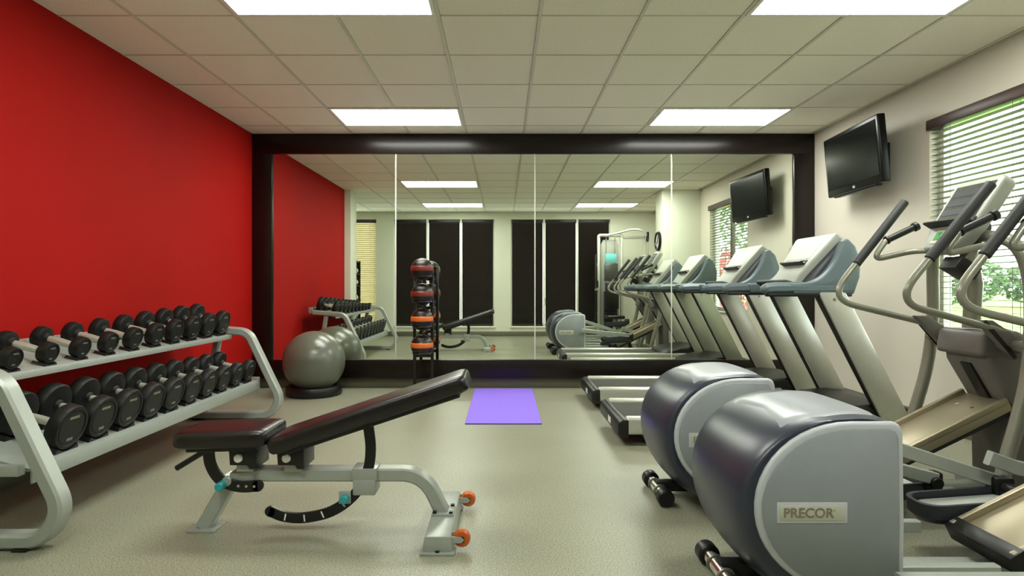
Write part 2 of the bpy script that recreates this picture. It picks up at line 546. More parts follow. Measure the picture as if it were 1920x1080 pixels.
# daylight window blind: every slat on its own
t = thing('window_blind', 'open white slatted blind with brown headrail beside the television', 'window blind', (XR + .02, (WY0 + WY1) / 2, WZ0))
q = B(); q.box(XR - .028, XR + .05, WY0 - .015, WY1 + .005, WZ1 - .065, WZ1 + .012, .006); q.build('headrail', 'blind_header', t)
q = B(); q.box(XR + .004, XR + .054, WY0 + .01, WY1 - .01, WZ0 + .004, WZ0 + .026, .006); q.build('bottom_rail', 'blind_light', t)
q = B(); q.box(-.0245, .0245, -(WY1 - WY0) / 2 + .01, (WY1 - WY0) / 2 - .01, -.0013, .0013)
me = q.mesh('slat'); me.materials.append(M['blind_light'])
z = WZ0 + .06; k = 0
while z < WZ1 - .075:
    o = bpy.data.objects.new('slat', me); C.objects.link(o); o.parent = t
    o.location = (XR + .029 - (XR + .02), 0, z - WZ0)
    o.rotation_euler = (random.uniform(-.002, .002), 0.07, 0)
    z += .0425
for y in (WY0 + .14, 3.87, WY1 - .14):
    q = B()
    for dx in (.003, .055): q.tube([(XR + dx, y, WZ0 + .01), (XR + dx, y, WZ1 - .03)], .0016, 6)
    q.build('ladder_cord', 'cord', t)

# ---------------------------------------------------------------- mirror
YM = 6.345
t = thing('wall_mirror', 'huge four-panel wall mirror in a dark espresso wood frame', 'mirror', (0.3, YB, 0))
mx0, mx1, mz0, mz1 = -2.46, 3.09, 0.305, 2.50
FX0, FX1, FZ0 = XL + 0.004, XR - 0.004, 0.112
ym0 = 6.32
for nm, bx in (('frame_rail', (FX0, FX1, ym0, YB, mz1, H - .004)), ('frame_rail', (FX0, FX1, ym0, YB, FZ0, mz0)),
               ('frame_stile', (FX0, mx0, ym0, YB, mz0, mz1)), ('frame_stile', (mx1, FX1, ym0, YB, mz0, mz1))):
    q = B(); q.box(*bx, bevel=.004); q.build(nm, 'espresso', t)
seams = [mx0] + [(p - 944) * YM / FPX for p in (742, 1003, 1259)] + [mx1]
for i in range(4):
    q = B(); q.box(seams[i] + .002, seams[i + 1] - .002, YM, YM + .006, mz0 - .004, mz1 + .004); q.build('mirror_panel', 'mirror', t)
for sx in seams[1:-1]:
    q = B(); q.box(sx - .006, sx + .006, YM - .004, YM + .004, mz0, mz1, .002); q.build('seam_strip', 'white_trim', t)

# ---------------------------------------------------------------- television and clock
t = thing('television', 'black flat television tilted on a bracket on the cream wall', 'television', (XR, 5.22, 2.2))
mt = Matrix.Translation((3.075, 5.235, 2.205)) @ Matrix.Rotation(math.radians(-4), 4, 'Z') @ Matrix.Rotation(math.radians(-5), 4, 'Y')
w, h = .465, .275
q = B(); q.box(-.02, .045, -w, w, -h, h, .012, 3, mt); cab = q.build('cabinet', 'tv_black', t)
q = B(); q.box(.03, .085, -w * .7, w * .7, -h * .75, h * .6, .02, 2, mt); q.build('back_cover', 'tv_black', t)
q = B(); q.box(-.024, -.018, -w + .035, w - .035, -h + .062, h - .035, .001, 1, mt); q.build('screen', 'tv_screen', t)
q = B(); q.prism([(-w * .75, -h - .018), (w * .75, -h - .018), (w * .82, -h + .01), (-w * .82, -h + .01)], -.018, .035, .006, 2, 'x', mt); q.build('speaker_bar', 'tv_black', t)
text_part('logo', 'LG', .030, 'white', t, mt @ Matrix.Translation((-.0225, -.02, -h + .03)) @ Matrix.Rotation(-PI / 2, 4, 'Z') @ Matrix.Rotation(PI / 2, 4, 'X'))
q = B(); q.box(XR - .014, XR - .001, 5.09, 5.35, 2.09, 2.32, .003); q.box(3.14, XR - .01, 5.19, 5.25, 2.17, 2.24, .006); q.build('wall_bracket', 'black_metal', t)

t = thing('wall_clock', 'round white-faced clock with a dark rim on the pale pier', 'clock', (2.66, 2.52, 1.86))
cx, cy, cz = 2.66, 2.52, 1.86
q = B(); q.lathe([(.165, 0), (.165, .03), (.155, .042), (.138, .042), (.132, .03), (.132, .0)], (cx, cy, cz), (-1, 0, 0), 32); q.build('rim', 'espresso', t)
q = B(); q.lathe([(0, .0), (.134, .0), (.134, .02), (0, .02)], (cx, cy, cz), (-1, 0, 0), 32); q.build('dial', 'white', t)
for a, L in ((2.2, .07), (-.4, .105)):
    q = B(); q.box(-.004, .004, -.005, .005, -.02, L, 0, 1, Matrix.Translation((cx - .025, cy, cz)) @ Matrix.Rotation(a, 4, 'X')); q.build('hand', 'black', t)
for k in range(12):
    q = B(); q.box(-.002, .002, -.004, .004, .105, .125, 0, 1, Matrix.Translation((cx - .0215, cy, cz)) @ Matrix.Rotation(k * PI / 6, 4, 'X')); q.build('hour_mark', 'black', t)

# ---------------------------------------------------------------- dumbbell rack
YN, YFAR = 2.47, 4.87
t = rack = thing('dumbbell_rack', 'two-tier silver steel dumbbell rack along the red wall', 'rack', (-2.25, (YN + YFAR) / 2, 0))
TILT = math.radians(15)
nrm = Vector((math.sin(TILT), 0, math.cos(TILT)))      # shelf normal leans to the room
alng = Vector((-math.cos(TILT), 0, math.sin(TILT)))    # from the front edge up to the back
for y in (YN, YFAR):
    path = fillet([(-2.50, y, .745), (-2.09, y, .715), (-1.825, y, .165), (-1.90, y, .038), (-2.58, y, .038)], [0, .13, .16, .12, 0], 8)
    q = B(); q.flat(path, .06, .08, c=.35)
    fr = q.build('end_frame', 'silver', t)
    q = B(); q.flat([(-2.33, y, .70), (-2.44, y, .05)], .05, .06, c=.3); q.build('rear_leg', 'silver', t)
    s_ = 1 if y == YN else -1
    q = B(); q.box(-2.46, -2.0, y - .02, y + .02, .30, .345, .006, 2); q.build('shelf_bracket', 'silver', t)
    for x in (-2.5, -1.98):
        q = B(); q.box(x - .03, x + .03, y - .045, y + .045, 0, .012, .003); q.build('foot_pad', 'black', t)
SH = {'top': (Vector((-2.215, 0, .690)), .34), 'low': (Vector((-1.985, 0, .318)), .36)}
for k, (p0, L) in SH.items():
    yc = (YN + YFAR) / 2; half = (YFAR - YN) / 2 - .03
    p1 = p0 + alng * L
    a = p0; n_ = nrm * -.012
    poly = [(p0.x, p0.z), (p1.x, p1.z), (p1.x + n_.x, p1.z + n_.z), (p0.x + n_.x - .01, p0.z + n_.z)]
    q = B(); q.prism(poly, yc - half, yc + half); q.build('shelf', 'silver', t)
    q = B()
    hgt = .030 if k == 'top' else .062
    q.box(p0.x - .006, p0.x + .004, yc - half, yc + half, p0.z - hgt, p0.z + .006, .003)
    q.build('front_lip', 'silver', t)
    q = B(); q.box(p1.x - .03, p1.x + .01, yc - half, yc + half, p1.z - .05, p1.z + .03, .004); q.build('back_rail', 'silver', t)

head_cache = {}
def dumbbell(p_front, p_back, r, wd, label, group, dy):
    c = (Vector(p_front) + Vector(p_back)) / 2
    t = thing('dumbbell', label, 'dumbbell', (c.x, c.y, c.z - r), group)
    o = ORIG[t.name]
    ax = (Vector(p_front) - Vector(p_back)).normalized()
    key = (round(r, 4), round(wd, 4))
    for p, d in ((p_front, ax), (p_back, -ax)):
        hk = (key, d is ax)
        q = B()
        w2 = wd / 2
        q.lathe([(0, -w2 - .014), (.024, -w2 - .014), (.03, -w2), (r * .62, -w2), (r * .94, -w2 + .006), (r, -w2 + .014), (r, w2 - .012), (r * .95, w2), (r * .82, w2 + .001), (r * .79, w2 - .004), (0, w2 - .004)], p, d, 28)
        hd = q.build('head', 'rubber', t)
        q = B(); q.lathe([(0, w2 - .0045), (r * .76, w2 - .0045), (r * .74, w2 - .0015), (0, w2 - .001)], p, d, 24)
        q.build('face_disc', 'rubber_face', hd)
        if d is ax:
            # raised weight marks above and below the centre
            up = Vector((0, 0, 1)); up = (up - ax * up.dot(ax)).normalized()
            for s2, wm in ((.48, .30), (-.52, .18)):
                cpt = Vector(p) + ax * (w2 - .001) + up * r * s2
                rot = Matrix((Vector(ax), Vector((0, 1, 0)), up)).transposed().to_4x4()
                q = B(); q.box(0, .0015, -r * wm, r * wm, -r * .06, r * .06, 0, 1, Matrix.Translation(cpt) @ rot)
                q.build('weight_mark', 'steel_grey', hd)
    q = B(); a, b2 = Vector(p_back), Vector(p_front)
    n = 6
    q.tube([a + (b2 - a) * k / n for k in range(n + 1)], .0165, 14, scale=[1, 1, 1.1, 1.18, 1.1, 1, 1]); q.build('handle', 'alu', t)
    return t

ORD = ['first', 'second', 'third', 'fourth', 'fifth', 'sixth', 'seventh', 'eighth', 'ninth', 'tenth']
def row(which, ys, rs, x_front, length, group):
    p0, L = SH[which]
    for i, (y, r) in enumerate(zip(ys, rs)):
        # head rests on a saddle 16 mm above the tilted shelf
        along_d = (p0.x - x_front) / math.cos(TILT)
        base = p0 + alng * along_d
        pf = base + nrm * (r + .006); pf.y = y
        pb = pf + alng * length
        # saddle (part of the rack)
        for pp in (pf, pb):
            ang0 = 0.62
            ring = [(math.cos(-PI / 2 + a) * (r + .003), math.sin(-PI / 2 + a) * (r + .003)) for a in [ang0 * (k / 5 - 1) for k in range(11)]]
            outer = [(ring[-1][0] + .012, -r - .008), (ring[0][0] - .012, -r - .008)]
            q = B()
            mtx = Matrix((Vector((0, 1, 0)), nrm, -alng)).transposed().to_4x4()
            q.prism(ring + outer, -.034, .034, 0, 1, 'z', Matrix.Translation(pp) @ mtx)
            q.build('saddle', 'black', rack)
        k = len(ys) - 1 - i
        dumbbell(pf, pb, r, .052 + .25 * (r - .06), '%s black round-headed dumbbell from the mirror end of the rack %s shelf' % (ORD[k], 'upper' if which == 'top' else 'lower'), group, 0)
row('top', [2.715 + .223 * i for i in range(10)], [.052, .053, .057, .062, .067, .073, .080, .086, .091, .095], -2.27, .205, 'dumbbells on the upper shelf')
row('low', [2.747 + .217 * i for i in range(10)], [.104, .104, .103, .102, .100, .098, .095, .092, .089, .086], -2.05, .235, 'dumbbells on the lower shelf')

# ---------------------------------------------------------------- adjustable bench
BY = 2.68
t = thing('weight_bench', 'adjustable weight bench with black vinyl pads and silver frame', 'bench', (-.8, BY, 0))
def pad(name, x0, z0, L, ang, hw, th, taper):
    """padded cushion: rounded slab, long axis rotated by ang about y"""
    q = B()
    rings = []
    N = 10
    prof = []
    # cross-section (y,z): flat base, soft crowned top
    for k in range(24):
        a = 2 * PI * k / 24
        sx = math.copysign(abs(math.cos(a)) ** .35, math.cos(a)); sz = math.copysign(abs(math.sin(a)) ** .45, math.sin(a))
        prof.append((sx, sz))
    xsn = [0, .004, .014, .035, .08] + [.08 + (L - .16) * k / 6 for k in range(1, 6)] + [L - .08, L - .035, L - .014, L - .004, L]
    for x in xsn:
        e = min(x, L - x)
        kk = .80 + .20 * (1 - max(0, 1 - e / .035) ** 2) ** .5 if e < .035 else 1
        kz = .55 + .45 * (1 - max(0, 1 - e / .035) ** 2) ** .5 if e < .035 else 1
        wv = hw * (1 - taper * max(0, x / L - .5))
        rings.append([(x, sx * wv * kk, sz * th / 2 * kz + (.004 if sz > 0 else 0)) for sx, sz in prof])
    mt = Matrix.Translation((x0, BY, z0)) @ Matrix.Rotation(-ang, 4, 'Y')
    q.loft([[mt @ Vector(p) for p in r] for r in rings])
    o = q.build(name, 'vinyl', t, sharp=60)
    q = B(); q.box(.05, L - .05, -hw * .8, hw * .8, -th / 2 - .012, -th / 2 + .006, .003, 1, mt); q.build('backing_board', 'black', o)
    return mt
pad('seat_pad', -1.425, .418, .405, math.radians(1.5), .140, .078, .0)
pad('back_pad', -1.015, .387, .905, math.radians(18.3), .140, .078, .12)
beam = fillet([(-1.10, BY, .246), (-.36, BY, .246), (-.268, BY, .06)], [0, .16, 0], 10)
q = B(); q.flat(beam, .058, .072, c=.25); q.build('main_beam', 'silver', t)
q = B(); q.flat([(-1.215, BY, .232), (-1.345, BY, .008)], .062, .07, c=.2); q.flat([(-1.215, BY, .232), (-1.09, BY, .246)], .05, .07, c=.2); q.build('front_leg', 'silver', t)
q = B(); q.box(-1.40, -1.275, BY - .06, BY + .06, 0, .009, .002); q.build('front_foot_plate', 'silver', t)
q = B(); q.prism([(-.33, .008), (-.205, .008), (-.215, .072), (-.32, .072)], BY - .27, BY + .27, .005); q.build('rear_cross_foot', 'silver', t)
for s_ in (-1, 1):
    y = BY + s_ * .24
    q = B(); q.box(-.338, -.198, y - .045, y + .045, 0, .010, .002); q.build('foot_plate', 'silver', t)
    q = B(); q.cyl((-.268, y - s_ * -.03, .009), (-.268, y - s_ * -.03, .016), .009, 10); q.build('bolt', 'black', t)
    yw = BY + s_ * .225
    wx, wz = -.172, .05
    q = B(); q.lathe([(.012, -.018), (.03, -.018), (.036, -.008), (.036, .008), (.03, .018), (.012, .018)], (wx, yw, wz), (0, 1, 0), 24, close=True); wh = q.build('wheel', 'orange', t)
    q = B(); q.cyl((wx, yw - .024, wz), (wx, yw + .024, wz), .0125, 14); q.build('axle', 'black', wh)
    for d in (-.026, .022):
        q = B(); q.prism([(-.225, .035), (-.225, .065), (wx, .062), (wx + .012, .05), (wx, .038)], yw + d, yw + d + .004); q.build('wheel_bracket', 'silver', t)
q = B(); q.box(-.318, -.22, BY - .058, BY + .058, .07, .082, .002); q.build('beam_plate', 'silver', t)
for sx in (-.305, -.233):
    for sy in (-.045, .045):
        q = B(); q.cyl((sx, BY + sy, .08), (sx, BY + sy, .091), .009, 10); q.build('bolt', 'black', t)
# seat adjusting arc, hook handle, knob
q = B(); q.flat(smooth_path([(-1.305, BY - .05, .385), (-1.295, BY - .05, .30), (-1.25, BY - .05, .232), (-1.17, BY - .05, .203), (-1.085, BY - .05, .205)], 6), .05, .012, c=.3); arc = q.build('seat_adjust_arc', 'black_metal', t)
q = B(); q.cyl((-1.085, BY - .056, .2055), (-1.085, BY - .044, .2055), .0245, 20); q.build('arc_tip', 'black_metal', arc)
for x, z in ((-1.10, .204), (-1.135, .2045), (-1.17, .206)):
    q = B(); q.cyl((x, BY - .0575, z), (x, BY - .056, z), .006, 10); q.build('pin_hole', 'silver', arc)
q = B(); q.cyl((-1.238, BY - .10, .214), (-1.238, BY - .05, .214), .019, 18, .004); q.build('pull_knob', 'teal', t)
q = B(); q.cyl((-1.222, BY - .06, .226), (-1.222, BY - .035, .226), .021, 18, .003); q.build('knob_collar', 'silver', t)
q = B(); q.tube([(-1.31, BY - .05, .365), (-1.445, BY - .05, .283)], .0125, 12); q.tube([(-1.31, BY - .05, .365), (-1.25, BY - .05, .383)], .0125, 12); q.build('hook_handle', 'black', t)
for x in (-1.145, -.935):
    q = B(); q.prism([(x - .06, .375), (x - .055, .302), (x + .02, .302), (x + .03, .285), (x + .06, .285), (x + .06, .375)], BY - .075, BY + .075, .004); br = q.build('pad_bracket', 'black_metal', t)
    q = B(); q.cyl((x - .015, BY - .086, .335), (x - .015, BY - .072, .335), .019, 18, .003); q.build('pivot_bolt', 'white', br)
    q = B(); q.box(x - .035, x + .04, BY - .055, BY + .055, .268, .306, .003); q.box(x - .045, x + .05, BY - .06, BY + .06, .300, .307, .002); q.build('pad_post', 'silver', t)
# back adjusting arc through the sliding block
q = B(); q.flat(smooth_path([(-.598, BY - .045, .465), (-.588, BY - .045, .37), (-.602, BY - .045, .27), (-.66, BY - .045, .165), (-.76, BY - .045, .092), (-.88, BY - .045, .063), (-.97, BY - .045, .068), (-1.035, BY - .045, .092)], 7), .046, .014, c=.3); arc = q.build('back_adjust_arc', 'black_metal', t)
q = B(); q.cyl((-1.033, BY - .052, .091), (-1.033, BY - .038, .091), .0228, 20); q.build('arc_tip', 'black_metal', arc)
for x, z, a in ((-.71, .124, -.75), (-.80, .079, -.4), (-.88, .063, -.1), (-.965, .0675, .2)):
    q = B(); q.box(-.003, .003, -.001, .001, -.015, .015, 0, 1, Matrix.Translation((x, BY - .0525, z)) @ Matrix.Rotation(a, 4, 'Y')); q.build('notch_mark', 'white', arc)
q = B(); q.box(-.665, -.565, BY - .062, BY + .05, .165, .232, .006); q.box(-.67, -.56, BY - .056, BY + .045, .228, .282, .004); q.build('slider_block', 'silver', t)
q = B(); q.cyl((-.695, BY - .098, .157), (-.695, BY - .05, .157), .019, 18, .004); q.build('pull_knob', 'teal', t)
q = B(); q.box(-.725, -.672, BY - .066, BY - .055, .13, .185, .004); q.build('knob_collar', 'silver', t)

# ---------------------------------------------------------------- treadmills
def treadmill(yc, label):
    X0 = 1.75
    t = thing('treadmill', label, 'treadmill', (X0, yc, 0), 'treadmills facing the cream wall')
    Y = lambda v: yc + v
    for s in (-1, 1):
        q = B(); a, c_ = sorted((s * .285, s * .372))
        q.box(.835, 2.45, Y(a), Y(c_), .078, .196, .018, 3); q.build('side_rail', 'alu', t)
    q = B(); q.box(.845, 2.35, Y(-.287), Y(.287), .150, .172, .008, 2); blt = q.build('belt', 'belt', t)
    q = B(); q.prism([(.775, .085), (.790, .060), (.85, .060), (.85, .180), (.815, .186), (.79, .172), (.775, .15)], Y(-.375), Y(.375), .008, 2); ec = q.build('rear_end_cap', 'black', t)
    q = B(); q.box(.7735, .7765, Y(-.10), Y(.0), .095, .14, 0); q.build('sticker', 'white', ec)
    q = B(); q.box(.95, 2.8, Y(-.30), Y(.30), .045, .15, .01); q.build('deck_frame', 'black_metal', t)
    for x in (1.0, 2.6):
        for s in (-1, 1):
            q = B(); q.cyl((x, Y(s * .25), 0), (x, Y(s * .25), .06), .03, 14); q.build('foot', 'black', t)
    prof = [(2.12, .10), (2.12, .185), (2.20, .225), (2.36, .268), (2.55, .285), (2.74, .265), (2.86, .20), (2.88, .10)]
    q = B(); q.prism(prof, Y(-.355), Y(.355), .03, 3); q.build('motor_hood', 'black', t)
    for s in (-1, 1):
        y0, y1 = sorted((s * .315, s * .385))
        q = B(); q.prism([(2.12, 1.06), (2.31, 1.06), (2.80, .10), (2.60, .10)], Y(y0), Y(y1), .014, 2); up = q.build('upright', 'alu', t)
        q = B(); q.cyl((2.235, Y(s * .382), 1.0), (2.235, Y(s * .389), 1.0), .010, 12); q.build('bolt', 'steel_grey', up)
        q = B(); q.prism([(2.107, 1.055), (2.13, 1.055), (2.61, .12), (2.587, .12)], Y(s * .35 - .022), Y(s * .35 + .022), .004, 1); q.build('edge_trim', 'black', up)
        # handrail: flattened bar with a knob-shaped tip
        q = B()
        pth = [(1.75, Y(s * .35), 1.065), (1.77, Y(s * .35), 1.067), (1.80, Y(s * .35), 1.07), (1.86, Y(s * .35), 1.074), (2.05, Y(s * .35), 1.074), (2.36, Y(s * .35), 1.074)]
        q.flat(pth, .086, .074, c=.75, scale=[.35, .7, .92, 1, 1, 1]); hr = q.build('handrail', 'treadmill_grey', t)
        q = B(); q.box(1.79, 2.36, Y(s * .35 - .03), Y(s * .35 + .03), 1.018, 1.040, .006); q.build('underside_strip', 'black', hr)
        # side bracket sweeping from the rail up to the console
        cur = smooth_path([(1.94, 0, 1.108), (2.08, 0, 1.118), (2.17, 0, 1.165), (2.245, 0, 1.26), (2.285, 0, 1.35), (2.305, 0, 1.405)], 4)
        poly = [(p.x, p.z) for p in cur] + [(2.33, 1.41), (2.38, 1.36), (2.415, 1.26), (2.41, 1.15), (2.37, 1.035), (1.96, 1.035)]
        q = B(); q.prism(poly, Y(s * .345 - .04), Y(s * .345 + .04), .012, 3); q.build('console_bracket', 'treadmill_grey', t)
    # console: dark recessed tray, central plate, book rest
    ang = math.atan2(.36, .27)
    mt = Matrix.Translation((2.055, yc, 1.10)) @ Matrix.Rotation(-ang, 4, 'Y')
    q = B(); q.box(.0, .40, -.315, .315, -.085, -.035, .012, 2, mt); q.build('console_tray', 'pedal_dark', t)
    q = B(); q.prism([(-.03, -.19), (.10, -.19), (.43, -.29), (.445, -.26), (.445, .26), (.43, .29), (.10, .19), (-.03, .19)], -.06, .012, .012, 3, 'z', mt); pl = q.build('console_plate', 'treadmill_light', t)
    q = B(); q.box(.22, .39, -.17, .17, .008, .0145, .004, 1, mt); q.build('display', 'plate_beige', pl)
    q = B()
    q.box(.165, .178, -.16, .16, .01, .05, .003, 1, mt); q.box(.165, .21, -.16, -.145, .01, .018, .003, 1, mt); q.box(.165, .21, .145, .16, .01, .018, .003, 1, mt)
    q.box(.2, .21, -.16, .16, .01, .018, .003, 1, mt); q.build('book_rest', 'black', pl)
    q = B(); q.box(2.04, 2.34, Y(-.32), Y(.32), 1.03, 1.10, .015, 2); q.build('cross_bar', 'treadmill_grey', t)
    q = B(); q.tube(fillet([(2.05, Y(-.24), 1.09), (1.98, Y(-.24), 1.12), (1.98, Y(.24), 1.12), (2.05, Y(.24), 1.09)], .05, 5), .016, 12); q.build('heart_rate_grip', 'dark_grip', t)
    return t
treadmill(4.40, 'silver and grey treadmill standing between the other treadmill and the ellipticals')
treadmill(5.585, 'silver and grey treadmill right beside the mirror wall')

# ---------------------------------------------------------------- elliptical trainers
def elliptical(yc, label, phase):
    t = thing('elliptical_trainer', label, 'elliptical trainer', (1.65, yc, 0), 'elliptical trainers facing the cream wall')
    Y = lambda v: yc + v
    # drum shell lofted across its width between a full centre outline and a smaller side outline
    def outline(cx, cz, a, bz_top, bz_bot, xr, ztr, zb, rc):
        pts = []
        n = 22
        for k in range(n + 1):                     # bottom -> left -> top
            th = -PI / 2 - PI * k / n
            bz = bz_top if math.sin(th) > 0 else bz_bot
            pts.append((cx + a * math.cos(th), cz + bz * math.sin(th)))
        xs_, zt = pts[-1]
        for k in range(1, 6):                       # top edge to the front
            u = k / 6
            pts.append((xs_ + (xr - rc - xs_) * u, zt + (ztr - zt) * u + .006 * math.sin(PI * u)))
        for k in range(0, 7):                       # rounded top corner
            th = PI / 2 - (PI / 2) * k / 6
            pts.append((xr - rc + rc * math.cos(th), ztr - rc + rc * math.sin(th)))
        for k in range(1, 5):
            u = k / 5
            pts.append((xr, ztr - rc + (zb - ztr + rc) * u))
        pts.append((xr, zb))
        for k in range(1, 4):
            u = k / 4
            pts.append((xr + (cx - xr) * u, zb + (cz - bz_bot - zb) * u))
        return pts
    P0 = outline(1.055, .355, .308, .300, .325, 1.275, .663, .03, .05)
    P1 = outline(1.115, .375, .318, .283, .305, 1.268, .648, .06, .04)
    hw = .27
    ys = [-1, -.985, -.95, -.89, -.80, -.66, -.45, -.2, 0, .2, .45, .66, .80, .89, .95, .985, 1]
    def ring(v):
        w = 1 - (1 - abs(v) ** 2.4) ** (1 / 2.4)
        return [(a[0] + (c_[0] - a[0]) * w, a[1] + (c_[1] - a[1]) * w) for a, c_ in zip(P0, P1)]
    q = B(); q.loft([[(p[0], Y(v * hw), p[1]) for p in ring(v)] for v in ys]); q.build('drum_shell', 'navy_shell', t, sharp=60)
    def top_z(x, v):
        r = ring(v); best = 0
        for (x0, z0), (x1, z1) in zip(r, r[1:] + r[:1]):
            if min(x0, x1) <= x <= max(x0, x1) and abs(x1 - x0) > 1e-9:
                best = max(best, z0 + (z1 - z0) * (x - x0) / (x1 - x0))
        return best
    # top cap: light plate riding on the shell
    nx, ny = 14, 14
    q = B(); grid_t, grid_b = [], []
    for i in range(nx + 1):
        rt, rb = [], []
        for j in range(ny + 1):
            v = -.84 + 1.68 * j / ny
            xa = .93 + .05 * (1 - abs(v)) - .03
            x = xa + (1.252 - xa) * i / nx
            z = top_z(x, v)
            e = .006 if 0 < i < nx and 0 < j < ny else -.004
            rt.append((x, Y(v * hw), z + e))
        grid_t.append(rt)
    V = [[q.bm.verts.new(p) for p in r] for r in grid_t]
    f = []
    for i in range(nx):
        for j in range(ny):
            f.append(q.bm.faces.new((V[i][j], V[i + 1][j], V[i + 1][j + 1], V[i][j + 1])))
    bmesh.ops.recalc_face_normals(q.bm, faces=f)
    if f[0].normal.z < 0: bmesh.ops.reverse_faces(q.bm, faces=f)
    q.build('top_cap', 'cap_grey', t, sharp=80)
    # side panels with rim and name plate
    for s in (-1, 1):
        def poly(a, bt, xr, zt, zb, cx=1.12, cz=.375):
            pts = []
            for k in range(23):
                th = -PI / 2 - .12 - (PI - .12) * k / 22
                pts.append((cx + a * math.cos(th), cz + bt * math.sin(th)))
            pts += [(xr - .03, zt), (xr - .008, zt - .01), (xr, zt - .035), (xr + .004, zb + .25), (xr, zb)]
            return pts
        y0 = s * (hw - .012); y1 = s * (hw + .016)
        q = B(); q.prism(poly(.312, .277, 1.283, .652, .07), Y(min(y0, y1)), Y(max(y0, y1)), .012, 3); pn = q.build('side_panel', 'rim_grey', t, sharp=60)
        y2 = s * (hw + .018)
        q = B(); q.prism(poly(.292, .257, 1.262, .632, .09), Y(min(y1, y2) - .004), Y(max(y1, y2)), .0015, 1); q.build('panel_face', 'panel_grey', pn, sharp=60)
        yq = s * (hw + .018); yr = s * (hw + .024)
        q = B(); q.box(.872, 1.098, Y(min(yq, yr)), Y(max(yq, yr)), .330, .398, .006, 2); q.build('name_plate', 'rim_grey', pn)
        yr2 = s * (hw + .0252)
        q = B(); q.box(.880, 1.090, Y(min(yq, yr2)), Y(max(yq, yr2)), .338, .390, .004, 2); q.build('name_plate_inset', 'plate_beige', pn)
        mt = Matrix.Translation((.972, Y(s * (hw + .0255)), .364)) @ Matrix.Rotation(0 if s < 0 else PI, 4, 'Z') @ Matrix.Rotation(PI / 2, 4, 'X')
        text_part('lettering', 'PRECOR', .043, 'letter_grey', pn, mt, .001)
        mt = Matrix.Translation((.972 - s * .083, Y(s * (hw + .0255)), .374)) @ Matrix.Rotation(0 if s < 0 else PI, 4, 'Z') @ Matrix.Rotation(PI / 2, 4, 'X')
        text_part('registered_mark', '::', .014, 'letter_grey', pn, mt, .0008)
    # transport roller at the back
    q = B(); q.cyl((.80, Y(-.12), .042), (.80, Y(.12), .042), .028, 16); rl = q.build('roller_bar', 'chrome', t)
    for s in (-1, 1):
        q = B(); a, c_ = sorted((s * .115, s * .175)); q.cyl((.80, Y(a), .042), (.80, Y(c_), .042), .042, 20, .006); q.build('roller_wheel', 'black', rl)
        q = B(); a, c_ = sorted((s * .05, s * .06)); q.cyl((.80, Y(a), .042), (.80, Y(c_), .042), .034, 20, .002); q.build('roller_collar', 'steel_grey', rl)
    q = B(); q.box(.79, 1.0, Y(-.03), Y(.03), .03, .08, .006); q.build('roller_arm', 'black', t)
    # base rails
    q = B(); q.box(1.0, 2.62, Y(-.045), Y(.045), .012, .075, .010, 2); q.build('base_rail', 'silver', t)
    q = B(); q.box(2.22, 2.30, Y(-.36), Y(.36), .008, .065, .012, 2); q.build('front_cross_tube', 'silver', t)
    q = B(); q.box(2.52, 2.60, Y(-.24), Y(.24), .008, .065, .012, 2); q.build('nose_cross_tube', 'silver', t)
    for x, w in ((2.26, .33), (2.56, .21), (1.1, .0)):
        for s in ((-1, 1) if w else (1,)):
            q = B(); q.cyl((x, Y(s * w), 0), (x, Y(s * w), .02), .026, 14); q.build('levelling_foot', 'black', t)
    # inclined ramp with two roller tracks
    A, Bp = Vector((1.76, 0, .145)), Vector((2.50, 0, .515))
    d = (Bp - A).normalized(); n_ = Vector((-d.z, 0, d.x))
    L = (Bp - A).length
    def rp(u, w): p = A + d * u + n_ * w; return (p.x, p.z)
    q = B(); q.prism([rp(0, 0), rp(L, 0), rp(L, -.045), rp(0.02, -.045)], Y(-.15), Y(.15), .004); rm = q.build('ramp', 'bronze', t)
    for yy in (-.138, .138):
        q = B(); q.prism([rp(0, -.01), rp(L, -.01), rp(L, .022), rp(.0, .022)], Y(yy - .012), Y(yy + .012), .004, 2); q.build('track_rail', 'bronze', rm)
    q = B(); q.prism([rp(-.02, .018), rp(.04, .024), rp(.04, -.055), rp(-.02, -.05)], Y(-.155), Y(.155), .006); q.build('ramp_end_cap', 'black', rm)
    q = B(); q.prism([rp(.02, -.045), rp(L, -.045), rp(L, -.085), rp(.06, -.075)], Y(-.12), Y(.12), .006); q.build('ramp_underside', 'pedal_dark', rm)
    for yy in (-.05, .05):
        q = B(); p = A + d * (L * .86) + n_ * .0
        q.cyl((p.x, Y(yy), p.z - .002), (p.x + n_.x * .006, Y(yy), p.z + n_.z * .006), .010, 12); q.build('ramp_bolt', 'chrome', rm)
    q = B(); q.cyl((2.02, Y(.0), .215), (2.06, Y(0), .06), .028, 14); q.build('lift_strut', 'black', t)
    # front tower housing
    q = B(); q.prism([(2.38, .86), (2.58, .86), (2.635, .78), (2.635, .06), (2.54, .06), (2.53, .48), (2.40, .70)], Y(-.145), Y(.145), .022, 3); hs = q.build('tower_housing', 'housing', t)
    q = B(); q.prism([(2.355, .735), (2.375, .865), (2.57, .865), (2.59, .735)], Y(-.155), Y(.165), .025, 3); q.build('tower_cowl', 'housing', t)
    q = B(); q.prism([(2.395, .69), (2.415, .70), (2.54, .49), (2.515, .475)], Y(-.035), Y(.035), .002); q.build('slot', 'black', hs)
    # arch of the twin uprights
    pts = [(2.27, -.335, .04), (2.335, -.33, .28), (2.43, -.325, .62), (2.462, -.32, .92), (2.455, -.31, 1.16), (2.43, -.26, 1.29), (2.41, -.14, 1.335), (2.40, 0, 1.34)]
    pts = pts + [(x, -y, z) for x, y, z in pts[-2::-1]]
